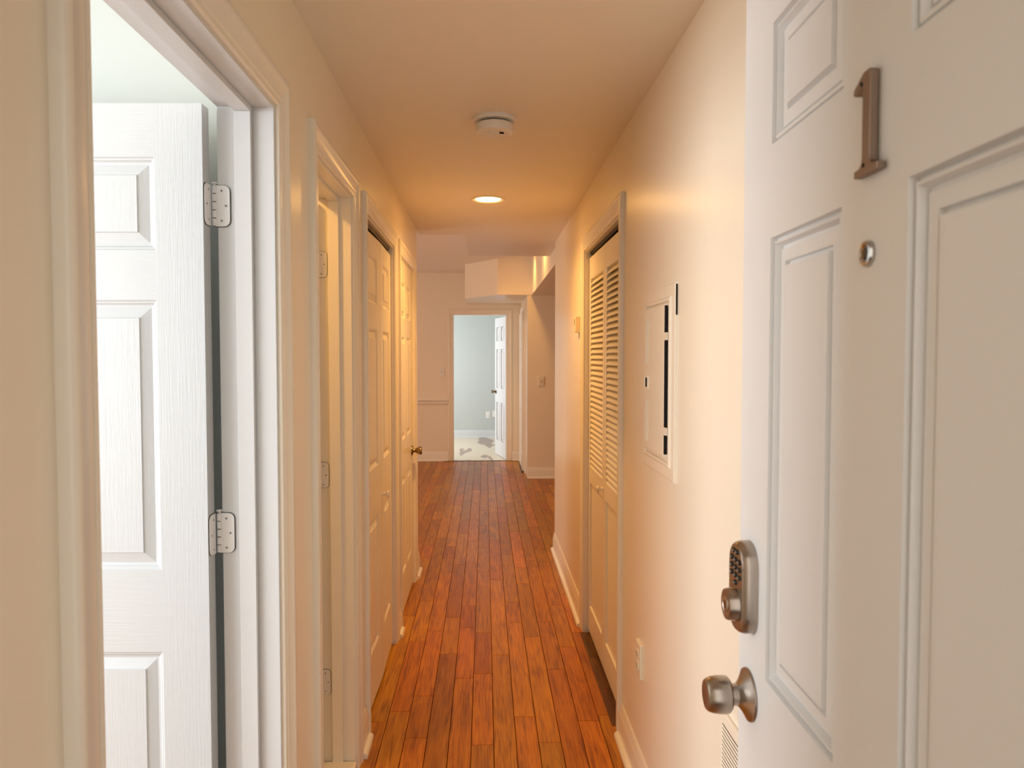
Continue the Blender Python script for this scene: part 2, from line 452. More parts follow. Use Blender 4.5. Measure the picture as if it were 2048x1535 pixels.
# ------------------------------------------------------------------ trim: casings, jambs, baseboards
CASE = [(0, 0), (0, .008), (.003, .0105), (.010, .0105), (.012, .0085), (.015, .0085), (.018, .0115), (.045, .0135), (.050, .0165), (.053, .018), (.064, .018), (.068, .0165), (.070, .013), (.070, 0)]
def casing(tr, fn, a, b, hd, mat, reveal=.005, h0=0.0):
    s0, s1, h = a - reveal, b + reveal, hd + reveal
    for side in (0, 1):
        m = MB(); n = len(CASE)
        vs = []
        for u, v in CASE:
            s = s0 - u if side == 0 else s1 + u
            vs.append(fn(s, v, h0)); vs.append(fn(s, v, h + u))
        fs = [(2 * i, 2 * i + 1, 2 * ((i + 1) % n) + 1, 2 * ((i + 1) % n)) for i in range(n)]
        fs += [tuple(2 * i for i in range(n)), tuple(2 * i + 1 for i in range(n))]
        m.add(vs, fs); m.build('casing_leg', mat, tr, smooth=True)
    m = MB(); n = len(CASE); vs = []
    for u, v in CASE:
        vs.append(fn(s0 - u, v, h + u)); vs.append(fn(s1 + u, v, h + u))
    fs = [(2 * i, 2 * i + 1, 2 * ((i + 1) % n) + 1, 2 * ((i + 1) % n)) for i in range(n)]
    fs += [tuple(2 * i for i in range(n)), tuple(2 * i + 1 for i in range(n))]
    m.add(vs, fs); m.build('casing_head', mat, tr, smooth=True)
def jamb(tr, fn, a, b, hd, depth, mat, stop=None, t=.018):
    """lining boards sunk into the opening; visible faces at a, b, hd"""
    def bx(nm, s0, s1, d0, d1, h0, h1):
        m = MB()
        p = [fn(s, d, h) for s in (s0, s1) for d in (d0, d1) for h in (h0, h1)]
        m.add(p, [(0, 1, 3, 2), (4, 6, 7, 5), (0, 4, 5, 1), (2, 3, 7, 6), (0, 2, 6, 4), (1, 5, 7, 3)])
        m.build(nm, mat, tr, bevel=.0012, bseg=1)
    e = .0015
    bx('jamb', a - .004, a + e, .0005, -depth - .002, 0, hd)
    bx('jamb', b - e, b + .004, .0005, -depth - .002, 0, hd)
    bx('jamb_head', a - .004, b + .004, .0005, -depth - .002, hd - e, hd + .004)
    if stop:
        d0, d1, q = stop
        bx('door_stop', a + e, a + q, d0, d1, 0, hd - q)
        bx('door_stop', b - q, b - e, d0, d1, 0, hd - q)
        bx('door_stop', a + e, b - e, d0, d1, hd - q, hd - e)
def opening(n, fn, ab, hd, mat, jmat, label, stop=None, depth=TH):
    t = empty('trim_%d' % n, fn((ab[0] + ab[1]) / 2, 0, 0))
    tag(t, label, 'door frame', kind='structure')
    o = Vector(t.location)
    f2 = lambda s, d, h: tuple(Vector(fn(s, d, h)) - o)
    casing(t, f2, ab[0], ab[1], hd, mat)
    jamb(t, f2, ab[0], ab[1], hd, depth, jmat, stop)
    return t
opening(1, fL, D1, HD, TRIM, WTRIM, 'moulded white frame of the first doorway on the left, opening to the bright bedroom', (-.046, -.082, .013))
t2 = opening(2, fL, D2, HD, TRIM, TRIM, 'moulded frame of the second doorway on the left with three painted hinges', (-.040, -.076, .013))
opening(3, fL, C3, HD, TRIM, TRIM, 'moulded frame around the paneled bifold closet on the left')
opening(4, fL, D4, HD, TRIM, TRIM, 'moulded frame of the last door on the left')
opening(5, fR, CR, HD, TRIM, TRIM, 'moulded frame around the louvered closet on the right')
opening(6, fE, DE, 2.02, WALL, WALL, 'plain frame of the open doorway at the far end')
opening(7, fP, DP, 2.02, TRIM, TRIM, 'frame of the far side door seen edge on')
m = MB(); m.box(-.13, .006, -.262, .262, 0, .040)
m.build('saddle', MARBLE, t2, bevel=.004)['label'] = 'cream stone saddle under the second doorway'

BASE = [(0, 0), (.013, 0), (.013, .088), (.0115, .094), (.0115, .097), (.009, .101), (.009, .112), (.006, .121), (.003, .130), (0, .130)]
SHOE = [(.013, 0), (.030, 0), (.030, .008), (.0275, .014), (.022, .0185), (.013, .020)]
def baseboard(name, fn, runs, mat, label):
    e = empty(name, fn(runs[0][0], 0, 0)); o = Vector(e.location)
    tag(e, label, 'baseboard', kind='structure')
    for a, b in runs:
        for nm, pr in (('board', BASE), ('shoe_molding', SHOE)):
            m = MB()
            m.prism(pr, lambda p, s: tuple(Vector(fn(s, p[0], p[1])) - o), a, b)
            m.build(nm, mat, e, smooth=True)
ca = .077
baseboard('baseboard_left', fL, [(.30, D1[0] - ca), (D1[1] + ca, D2[0] - ca), (D2[1] + ca, C3[0] - ca), (C3[1] + ca, D4[0] - ca), (D4[1] + ca, 5.0)], TRIM, 'short pieces of cream baseboard between the doorways on the left')
baseboard('baseboard_right', fR, [(.30, CR[0] - ca), (CR[1] + ca, 5.49)], TRIM, 'cream baseboard with shoe molding along the right wall')
baseboard('baseboard_end', fE, [(-4.0, DE[0] - ca), (DE[1] + ca, .5)], TRIM, 'baseboard along the far end wall')
baseboard('baseboard_facing', lambda s, d, h: (s, YFACE - d, h), [(.50, 3.2)], TRIM, 'baseboard along the narrow wall facing the camera')
baseboard('baseboard_far_room', lambda s, d, h: (s, 13.23 - d, h), [(-2.2, 1.0)], WTRIM, 'white baseboard seen through the far doorway')
m = MB(); RAIL = [(0, 0), (.012, 0), (.016, .012), (.010, .018), (.010, .034), (.020, .044), (.024, .052), (.020, .058), (0, .058)]
m.prism([(p[0] * 1.9, p[1]) for p in RAIL], lambda p, s: (s, YEND - p[0], .79 + p[1]), -4.0, DE[0] - ca)
tag(m.build('trim_chair_rail', TRIM, smooth=True), 'chair rail molding left of the far doorway', 'molding', kind='structure')
m = MB(); m.box(DE[0] - .15, DE[1] + .16, YEND - .03, YEND + .01, -.004, .004)
tag(m.build('trim_threshold', CARPET), 'dark strip across the floor under the far doorway', 'threshold', kind='structure')

# ------------------------------------------------------------------ doors
P_INT = [(0, 0), (.003, -.003), (.006, -.0035), (.010, -.0075), (.015, -.0085), (.037, -.0025), (.0385, 0.0)]
P_ENT = [(0, 0), (.0012, -.0095), (.0045, -.0095), (.0060, -.0035), (.0095, -.0025), (.0120, -.0130), (.0165, -.0130), (.0175, -.0085), (.0340, -.0070), (.0350, -.0130), (.0385, -.0130), (.0410, -.0040), (.046, -.0035)]
P_FLAT = [(0, 0), (.006, -.008), (.010, -.009)]
def panel_leaf(parent, w, h, t, cols, rows, prof, mats, grain=False, x0=0.0, nm='leaf', backp=True, skip=None):
    """slab x0..x0+w, y 0..t; frame with openings plus one raised panel per opening"""
    xs = sorted({0, w, *[c for p in cols for c in p]}); zs = sorted({0.0, h, *[c for p in rows for c in p]})
    def is_p(i, j):
        a, c = (xs[i] + xs[i + 1]) / 2, (zs[j] + zs[j + 1]) / 2
        return any(p[0] < a < p[1] for p in cols) and any(p[0] < c < p[1] for p in rows)
    def rail(i, j):
        a = (xs[i] + xs[i + 1]) / 2
        return 1 if grain and any(p[0] < a < p[1] for p in cols) else 0
    m = MB(); slab(m, xs, zs, lambda i, j: not is_p(i, j), 0, t, lambda s, d, hh: (x0 + s, d, hh), mfn=rail)
    m.build(nm, mats, parent)
    for p in cols:
        for q in rows:
            if skip and skip(p, q): continue
            m = MB()
            for base, sg in ((0, 1), (t, -1)):
                rings = []
                for u, v in prof:
                    y = base - sg * v
                    rings.append([(x0 + p[0] + u, y, q[0] + u), (x0 + p[1] - u, y, q[0] + u), (x0 + p[1] - u, y, q[1] - u), (x0 + p[0] + u, y, q[1] - u)])
                vs = [v for r in rings for v in r]
                for i in range(len(rings) - 1):
                    for k in range(4):
                        k2 = (k + 1) % 4
                        mi = (1 if k in (0, 2) else 0) if grain else 0
                        m.quad(rings[i][k], rings[i][k2], rings[i + 1][k2], rings[i + 1][k], mi)
                m.quad(*rings[-1], 0)
            m.build('panel', mats, parent)

HK = .0154
_kn = MB(); _kn.lathe([(.0045, 0), (.0056, .0006), (.0056, HK), (.0045, HK + .0006)], lambda u, v, a: (u, v, a), 14)
_pin = MB(); _pin.lathe([(.003, -.001), (.003, .003), (.0062, .0035), (.0068, .005), (.006, .0066), (.003, .0074)], lambda u, v, a: (u, v, a), 14)
_scr = MB(); _scr.lathe([(.0042, 0), (.0042, .0006), (.0034, .0010)], lambda u, v, a: (u, v, a), 14)
_scr.box(-.0026, .0026, -.0006, .0006, .0009, .00115, 1); _scr.box(-.0006, .0006, -.0026, .0026, .0009, .00115, 1)
def shared(mb, mats, smooth=True):
    o = mb.build('tmp', mats, None, smooth=smooth); me = o.data; bpy.data.objects.remove(o); return me
def hinge(parent, loc, dirs, paint_m, hh=.088, wid=.030, screw_m=None):
    """loc = bottom of the barrel axis in parent space; dirs = [(along, normal)...] of its two plates"""
    m = MB(); dk = MB()
    scr = []
    for al, nr, of in dirs:
        al, nr, of = Vector(al), Vector(nr), Vector(of)
        def plate(mbx, grow, th0, th1):
            r = .013; pts = []
            for cx, cz, a0 in ((wid - r, r, -90), (wid - r, hh - r, 0)):
                for k in range(7):
                    t = math.radians(a0 + 15 * k)
                    pts.append((cx + (r + grow) * math.cos(t), cz + (r + grow) * math.sin(t)))
            pts = [(.002, -grow)] + pts + [(.002, hh + grow)]
            mbx.prism(pts, lambda p, q: tuple(of + al * p[0] + nr * q + Vector((0, 0, p[1]))), th0, th1)
        plate(m, 0, -.001, .0022); plate(dk, .0011, -.001, .0004)
        for (px, pz) in ((wid * .48, .012), (wid * .76, .044), (wid * .48, .076)):
            zz = nr.normalized(); xx = al.normalized(); yy = zz.cross(xx)
            M = Matrix((xx, yy, zz)).transposed().to_4x4()
            M.translation = of + al * px + nr * .0022 + Vector((0, 0, pz))
            scr.append(M)
    h = m.build('hinge', paint_m, parent, bevel=.0)
    h.location = loc
    dk.build('mortise_gap', DARK, h)
    KN, PIN, SCR = HW[paint_m.name]
    pm = MB(); pm.lathe([(.0042, .001), (.0042, hh - .001)], lambda u, v, a: (u, v, a), 10); pm.build('hinge_barrel', DARK, h)
    for k in range(5):
        child(KN, 'knuckle', h, (0, 0, .0012 + k * .0174))
    child(PIN, 'hinge_pin', h, (0, 0, hh))
    for M in scr:
        o = child(SCR, 'screw', h); o.matrix_local = M
    return h
HW = {m.name: (shared(_kn, m), shared(_pin, m), shared(_scr, [m, DARK])) for m in (STEELW, STEELB)}

def knob_profile(style):
    if style == 'tulip':
        ro = [(.0365, 0), (.0372, .002), (.0365, .0042), (.032, .0068), (.025, .012), (.0185, .0175), (.0155, .022), (.0150, .032)]
        kn = [(.0150, .0315), (.0165, .0335), (.0225, .0345), (.0255, .038), (.0263, .045), (.0262, .056), (.0248, .066), (.0226, .0735), (.0205, .0765), (.0170, .0775), (.0, .0750)]
    else:
        ro = [(.031, 0), (.032, .002), (.031, .006), (.022, .009), (.013, .012), (.011, .020)]
        kn = [(.011, .0195), (.013, .026), (.020, .036), (.0245, .046), (.0260, .054), (.025, .061), (.0215, .066), (.0, .0665)]
    return ro, kn
def knob(parent, loc, out, mat, style='tulip', ln=1.0):
    """out: unit vector the knob points along (parent space)"""
    out = Vector(out); up = Vector((0, 0, 1)); sd = up.cross(out)
    fn = lambda u, v, a: tuple(sd * u + up * v + out * a * ln)
    ro, kn = knob_profile(style)
    m = MB(); m.lathe(ro, fn, 40)
    a = m.build('door_knob', mat, parent, smooth=True); a.location = loc
    m = MB(); m.lathe(kn, fn, 40, cap1=False)
    m.build('knob_grip', mat, a, smooth=True)
    return a
ROWS = [(.215, .755), (.967, 1.545), (1.65, 1.845)]

# ---- front door (open against the right wall, outside face towards us)
ang = math.radians(1.55)
FDW = .744
fd = empty('door_1', (.361, .340, .012), R90 - ang)
tag(fd, 'white six-panel front door standing open in the right foreground with number and keypad lock', 'door', kind='structure')
FT = .044
# leaf lies on local y -FT..0 so that its outside (+y) face is at y = 0
lf = empty('tmp')
c1 = (.092, .298); c2 = (.426, .633)
def shift_children(before, dy):
    for o in COL.objects:
        if o not in before and o.type == 'MESH':
            o.location.y += dy
bpy.data.objects.remove(lf)
_b = set(COL.objects)
panel_leaf(fd, FDW, 2.015, FT, [c1, c2], [(.23, .80), (1.000, 1.594), (1.716, 1.874)], P_ENT, ENTRY)
shift_children(_b, -FT)
knob(fd, (.697, 0, .951), (0, 1, 0), NICKEL, ln=.82)
# keypad deadbolt
KX, KZ = .697, 1.083
m = MB()
def rr(w, h0, h1, r, n=7, top=None):
    rt = top or r; pts = []
    for cx, cz, a0, q in ((w - r, h0 + r, -90, r), (w - rt, h1 - rt, 0, rt), (-w + rt, h1 - rt, 90, rt), (-w + r, h0 + r, 180, r)):
        for k in range(n):
            t = math.radians(a0 + 90 * k / (n - 1)); pts.append((cx + q * math.cos(t), cz + q * math.sin(t)))
    return pts
def loft(m, rings, fn, mi=0):
    n = len(rings[0][0])
    vs = []
    for pts, y in rings: vs += [fn(p, y) for p in pts]
    fs = []
    for i in range(len(rings) - 1):
        for k in range(n):
            k2 = (k + 1) % n; fs.append((i * n + k, i * n + k2, (i + 1) * n + k2, (i + 1) * n + k))
    fs += [tuple(range(n)), tuple(range((len(rings) - 1) * n, len(rings) * n))]
    m.add(vs, fs, mi)
loft(m, [(rr(.0345, -.040, .091, .030, top=.033), 0), (rr(.0345, -.040, .091, .030, top=.033), .012), (rr(.0325, -.038, .089, .029, top=.0315), .0185), (rr(.0295, -.0355, .0865, .027, top=.029), .0215)], lambda p, y: (p[0], y, p[1]))
kp = m.build('keypad_lock', NICKEL, fd, smooth=True); kp.location = (KX, 0, KZ)
kp['label'] = 'brushed nickel keypad deadbolt'
_key = MB(); loft(_key, [(rr(.0052, -.0034, .0034, .0033), 0), (rr(.0052, -.0034, .0034, .0033), .0018), (rr(.0044, -.0027, .0027, .0026), .0026)], lambda p, y: (p[0], y, p[1]))
_key.box(-.0012, .0012, .0025, .0029, -.0014, .0014, 1)
KEY = shared(_key, [RUBBER, flat('key_digit', (.45, .42, .38))])
for kx, kz in [(.0065 * s, .0765) for s in (-1, 1)] + [(.0165 * s, z) for z in (.0645, .0535, .0425) for s in (-1, 0, 1)] + [(0, .0315)]:
    child(KEY, 'keypad_button', kp, (kx, .0213, kz))
m = MB(); fny = lambda u, v, a: (u, a, v)
m.lathe([(.0245, .012), (.0245, .0205), (.0236, .024), (.0222, .0335), (.0212, .0355), (.0150, .0355), (.0140, .0345)], fny, 40)
m.build('lock_cylinder', NICKEL, kp, smooth=True)
m = MB(); m.lathe([(.0108, .0335), (.0108, .0354), (.0095, .0360)], fny, 28); m.box(-.0011, .0011, .0358, .0364, -.0055, .0055, 1)
m.build('key_plug', [CHROME, DARK], kp, smooth=True)
# numeral 1
m = MB()
NUM = [(-.0225, 0), (.0225, 0), (.0225, .0075), (.0125, .0085), (.0085, .0125), (.0075, .018), (.0075, .092), (.0240, .0855), (.0265, .0885), (.0250, .0930), (.0060, .1045), (-.0055, .1045), (-.0075, .1025), (-.0075, .018), (-.0085, .0125), (-.0125, .0085), (-.0225, .0075)]
NX, NZ = .358, 1.611
m.prism(NUM, lambda p, y: (p[0], y, p[1] * .935), .001, .0095)
nu = m.build('house_number', NUMERAL, fd, bevel=.0008, bseg=2); nu.location = (NX, 0, NZ)
nu['label'] = 'bronze numeral 1 on the front door'
for sx, sz in ((.0095, .0875), (.003, .009)):
    m = MB(); m.lathe([(.0022, .0090), (.0022, .0099)], fny, 14)
    o = m.build('screw', DARK, nu); o.location = (sx, 0, sz)
# peephole
m = MB(); m.lathe([(.0125, 0), (.0128, .002), (.0118, .0042), (.0085, .0050), (.0078, .0040), (.0066, .0026), (.0, .0022)], fny, 32, cap1=False)
ph = m.build('peephole', CHROME, fd, smooth=True); ph.location = (.367, 0, 1.537)
m = MB(); m.lathe([(.0066, .0028), (.0050, .0048), (.0, .0056)], fny, 24, cap1=False)
m.build('lens', flat('peephole_glass', (.02, .02, .018), .08, .8), ph, smooth=True)
# inside knob on the back of the leaf
knob(fd, (.697, -FT, .951), (0, -1, 0), NICKEL, ln=.6)

# ---- bedroom door: opened into the bedroom, hinged on the far jamb
bd = empty('door_2', (-.592, 1.630, .008), math.pi - math.radians(2.2))
tag(bd, 'bright white six-panel bedroom door with embossed wood grain, standing open at left', 'door', kind='structure')
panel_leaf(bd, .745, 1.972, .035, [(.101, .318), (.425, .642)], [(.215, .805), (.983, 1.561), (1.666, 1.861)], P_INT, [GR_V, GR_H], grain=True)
for z in (1.730, 1.019, .296):
    # plates: one along the jamb (-> hall, facing us), one on the leaf edge
    hinge(bd, (-.009, -.0050, z - .008), [((-1, 0, 0), (0, 1, 0), (0, 0, 0)), ((0, 1, 0), (-1, 0, 0), (.0082, .004, 0))], STEELB, wid=.033)
# ---- bathroom door
bt = empty('door_3', (-.582, 2.548, .008), math.pi)
tag(bt, 'bathroom door edge glimpsed in the second doorway on the left', 'door', kind='structure')
panel_leaf(bt, .53, 1.972, .035, [(.09, .235), (.295, .44)], ROWS, P_INT, DOORW)
for z in (1.718, .998, .276):
    hinge(bt, (-.011, -.0050, z - .008), [((-1, 0, 0), (0, 1, 0), (0, 0, 0)), ((0, 1, 0), (-1, 0, 0), (.0102, .004, 0))], STEELW, wid=.034)

# ---- left bifold closet
bf = empty('door_4', (XL - .012, C3[0], .018))
tag(bf, 'tan-lit paneled bifold closet door in the left wall with small white knob', 'door', kind='structure')
LW = (C3[1] - C3[0]) / 2 - .003
for k in (0, 1):
    lfp = []
    _b = set(COL.objects)
    panel_leaf(bf, LW - .003, 1.93, .030, [(.085, LW - .088)], ROWS, P_INT, DOORW)
    fold = math.radians(1.1)
    M = Matrix.Translation((0, .003, 0)) @ Matrix.Rotation(R90 - fold, 4, 'Z') if k == 0 else Matrix.Translation((0, C3[1] - C3[0] - .003, 0)) @ Matrix.Rotation(R90 + fold, 4, 'Z') @ Matrix.Translation((-(LW - .003), 0, 0))
    for o in COL.objects:
        if o not in _b: o.matrix_local = M.copy()
def round_knob(parent, loc, out, mat):
    out = Vector(out); up = Vector((0, 0, 1)); sd = up.cross(out)
    m = MB(); m.lathe([(.010, 0), (.0095, .003), (.0065, .007), (.0065, .014), (.0115, .017), (.0155, .021), (.0160, .025), (.0135, .029), (.007, .0305), (0, .031)], lambda u, v, a: tuple(sd * u + up * v + out * a), 24, cap1=False)
    o = m.build('knob', mat, parent, smooth=True); o.location = loc; return o
round_knob(bf, (.006, LW + .045, .815), (1, 0, 0), TRIM)
m = MB(); m.box(-.035, -.004, .002, C3[1] - C3[0] - .002, 1.952, 1.974)
m.build('track', metal('brown_track', (.12, .09, .06), .5), bf)
m = MB(); m.box(-.08, -.04, .002, C3[1] - C3[0] - .002, 1.90, 1.97); m.build('track_shadow_gap', DARK, bf)

# ---- last left door (closed)
ld = empty('door_5', (XL - .006, D4[0] + .004, .014), R90)
tag(ld, 'closed six-panel door at the end of the left wall with brass knob', 'door', kind='structure')
LDW = D4[1] - D4[0] - .008
panel_leaf(ld, LDW, 1.972, .035, [(.105, .325), (LDW - .325, LDW - .105)], ROWS, P_INT, DOORW)
knob(ld, (LDW - .060, 0, .845), (0, -1, 0), BRASS, 'round')
for z in (1.70, .95, .25):
    hinge(ld, (-.003, -.006, z), [((1, 0, 0), (0, -1, 0), (0, .004, 0))], STEELW, wid=.03)

# ---- right louvered bifold
lv = empty('door_6', (XR + .020, CR[0], .020))
tag(lv, 'cream bifold closet door with louvered slats above flat panels in the right wall', 'door', kind='structure')
W2 = (CR[1] - CR[0]) / 2
SW, SP, T2 = .046, .0266, .028
zt, zb = 1.80, .872
_sl = MB()
lw = W2 - .006 - 2 * SW
_sl.prism([(-.0142, .0220), (-.0142, .0165), (.0142, -.0220), (.0142, -.0165)], lambda p, s: (p[0], s, -p[1]), 0, lw)
SLAT = shared(_sl, DOORW, smooth=False)
for k in (0, 1):
    y0 = .003 + k * W2; y1 = y0 + W2 - .006
    def part(nm, *b, par=lv, mat=DOORW, bv=.0015):
        m = MB(); m.box(*b); return m.build(nm, mat, par, bevel=bv, bseg=1)
    part('stile', 0, T2, y0, y0 + SW, 0, 1.935)
    part('stile', 0, T2, y1 - SW, y1, 0, 1.935)
    part('top_rail', .0003, T2, y0 + SW, y1 - SW, 1.823, 1.935)
    part('middle_rail', .0003, T2, y0 + SW, y1 - SW, .780, .865)
    part('bottom_rail', .0003, T2, y0 + SW, y1 - SW, 0, .135)
    part('panel', .009, T2 - .008, y0 + SW, y1 - SW, .135, .780, bv=0)
    n = int((1.823 - .865) / SP)
    for q in range(n):
        child(SLAT, 'slat', lv, (T2 / 2, y0 + SW, .881 + q * SP))
round_knob(lv, (0, W2 + .028, .822), (-1, 0, 0), TRIM)
m = MB(); m.box(.004, .034, .002, CR[1] - CR[0] - .002, 1.951, 1.973)
m.build('track', metal('dark_track', (.05, .045, .04), .5), lv)

# ---- far room door, opened inwards
fdr = empty('door_7', (DE[1] + .028, YEND + .075, .008), R90 + math.radians(11.5))
tag(fdr, 'white six-panel door standing open in the far room', 'door', kind='structure')
FW = .70
_b = set(COL.objects)
panel_leaf(fdr, FW, 1.995, .035, [(.105, .305), (.395, .595)], [(.215, .775), (.975, 1.545), (1.66, 1.865)], P_ENT, [WTRIM])
knob(fdr, (FW - .06, .035, .92), (0, 1, 0), BRASS, 'round')
for z in (1.72, 1.02, .3):
    hinge(fdr, (-.002, -.008, z), [((0, 1, 0), (-1, 0, 0), (.0018, .006, 0))], STEELW, wid=.03)
# ---- far side door (edge on)
sd_ = empty('door_8', (.506, DP[0] + .004, .014), R90)
tag(sd_, 'closed door at far right seen edge on with two dark locks and a knob', 'door', kind='structure')
panel_leaf(sd_, DP[1] - DP[0] - .008, 1.998, .04, [(.115, .36), (.452, .697)], ROWS, P_INT, DOORW)
knob(sd_, (.07, 0, .895), (0, -1, 0), BRASS, 'round')
m = MB(); m.lathe([(.030, 0), (.030, .006), (.012, .014), (.009, .03), (.014, .036), (.014, .046), (0, .047)], lambda u, v, a: (u, -a, v), 24, cap1=False)
o = m.build('deadbolt_turn', BRASS, sd_, smooth=True); o.location = (.07, 0, 1.285)
m = MB(); loft(m, [(rr(.032, -.065, .065, .012), 0), (rr(.032, -.065, .065, .012), .024), (rr(.028, -.06, .06, .01), .03)], lambda p, y: (p[0], -y, p[1]))
m.lathe([(.014, .028), (.012, .046), (0, .046)], lambda u, v, a: (u, -a, v - .04), 20, cap1=False)
o = m.build('lock_body', metal('dark_lock', (.08, .07, .06), .35), sd_); o.location = (.07, 0, 1.155)
m = MB(); m.box(-.05, DP[1] - DP[0] + .02, -.0, .045, -.012, .004)
o = m.build('sill', CARPET, sd_)

# ------------------------------------------------------------------ things on ceiling and walls
def fz(o): return lambda u, v, a: (u, v, -a)
def recessed(loc, strength, label, grp, col=(1.0, .53, .15), rad=.066, beam=0.0):
    e = empty('recessed_light', loc); tag(e, label, 'ceiling light', grp)
    m = MB(); m.lathe([(.092, -.001), (.092, .003), (.088, .006), (rad + .008, .0045), (rad + .002, .001), (rad + .001, -.012)], fz(0), 48, cap0=False, cap1=False)
    m.build('trim_ring', PLASTIC, e, smooth=True)
    m = MB(); m.lathe([(rad + .001, .0), (rad * .7, .0012), (0, .0018)], fz(0), 48, cap0=False, cap1=False)
    m.build('lamp_lens', emit('warm_lamp', col, strength), e, smooth=True)
    if beam:      # the flood beam of the reflector bulb
        d = bpy.data.lights.new('lamp_beam', 'SPOT'); d.energy = beam; d.color = col
        d.spot_size = math.radians(152); d.spot_blend = 1.0; d.shadow_soft_size = rad * .8
        o = bpy.data.objects.new('lamp_beam', d); COL.objects.link(o); o.parent = e; o.location = (0, 0, -.012)
    return e
recessed((.018, 4.0, CZ), LAMP_HALL, 'round lit recessed light in the hallway ceiling', None, beam=BEAM_HALL)
recessed((.40, 8.15, UPZ), LAMP_LIVING, 'recessed light in the upper ceiling beside the angled soffit box', 'lights in the upper ceiling', beam=BEAM_LIVING)
recessed((.40, 6.75, UPZ), LAMP_LIVING, 'recessed light in the upper ceiling just past the hallway end, hidden by the dropped ceiling', 'lights in the upper ceiling', beam=BEAM_LIVING)
recessed((-1.1, 2.05, 2.4), LAMP_BATH, 'recessed light in the bathroom ceiling out of view', None)

sm = empty('smoke_detector', (.035, 2.655, CZ)); sm.scale = (1.13, 1.13, 1.25); tag(sm, 'round cream smoke detector on the hallway ceiling', 'smoke detector')
m = MB(); m.lathe([(.068, 0), (.068, .006), (.064, .010), (.052, .011)], fz(0), 48); m.build('base_plate', PLASTIC, sm, smooth=True)
m = MB(); m.lathe([(.050, .010), (.050, .017)], fz(0), 48); m.build('vent_gap', flat('grey_vent', (.20, .19, .18)), sm, smooth=True)
m = MB(); m.lathe([(.057, .0165), (.0595, .018), (.0595, .034), (.0575, .039), (.050, .042), (.040, .0425), (.038, .0415), (.020, .0415), (0, .0415)], fz(0), 48, cap1=False); m.build('cover', PLASTIC, sm, smooth=True)
m = MB(); m.lathe([(.011, .041), (.011, .0445), (.009, .0455)], fz(0), 24); o = m.build('test_button', PLASTIC, sm, smooth=True); o.location = (-.012, -.01, 0)
for k in range(4):
    m = MB(); m.box(-.007, .007, -.0007, .0007, -.0428, -.0412); o = m.build('sound_slot', DARK, sm); o.location = (.022, -.018 + .005 * k, 0); o.rotation_euler = (0, 0, .3)

# breaker panel on the right wall (local: x = along wall towards us is -y)
bp_ = empty('breaker_panel', (XR, 2.18, 1.377)); tag(bp_, 'painted-over electrical breaker panel set in the right wall', 'breaker panel')
def bframe(m, y0, y1, z0, z1, rings, fill):
    rs = []
    for u, d in rings:
        rs.append([(-d, y0 + u, z0 + u), (-d, y1 - u, z0 + u), (-d, y1 - u, z1 - u), (-d, y0 + u, z1 - u)])
    for i in range(len(rs) - 1):
        for k in range(4):
            k2 = (k + 1) % 4; m.quad(rs[i][k], rs[i][k2], rs[i + 1][k2], rs[i + 1][k])
    if fill: m.quad(*rs[-1])
m = MB(); bframe(m, -.196, .196, -.274, .274, [(0, 0), (.001, .006), (.004, .008), (.034, .008), (.040, .0135), (.046, .0135), (.048, .012), (.048, .004)], True); m.build('cover_plate', WALL, bp_)
m = MB(); bframe(m, -.100, .150, -.216, .216, [(0, .004), (.0, .0125), (.003, .0140)], True); m.build('panel_door', WALL, bp_)
m = MB(); m.box(-.0128, -.0062, -.110, -.1002, -.205, .216); m.build('hinge_recess_shade', DARK, bp_)  # raised dark strip standing in for the shade of a recess
m = MB(); m.box(-.0055, -.0012, -.1970, -.1957, .185, .268); m.build('edge_gap', DARK, bp_)
for z in (.118, -.150):
    m = MB(); m.box(-.0145, -.008, -.127, -.098, z, z + .022); m.build('door_hinge', WALL, bp_, bevel=.001)
for y in (.094, .112, .130):
    for z0, z1 in ((.050, .192), (-.190, -.060)):
        m = MB(); m.box(-.0165, -.0135, y - .002, y + .002, z0, z1); m.build('ridge', WALL, bp_, bevel=.0009)
m = MB(); bframe(m, .090, .140, -.030, .014, [(0, .0135), (.002, .0180), (.006, .0180), (.007, .0165)], True); la = m.build('latch', WALL, bp_)
m = MB(); m.box(-.0175, -.0160, .104, .124, -.022, .006); m.build('latch_slot', DARK, la)

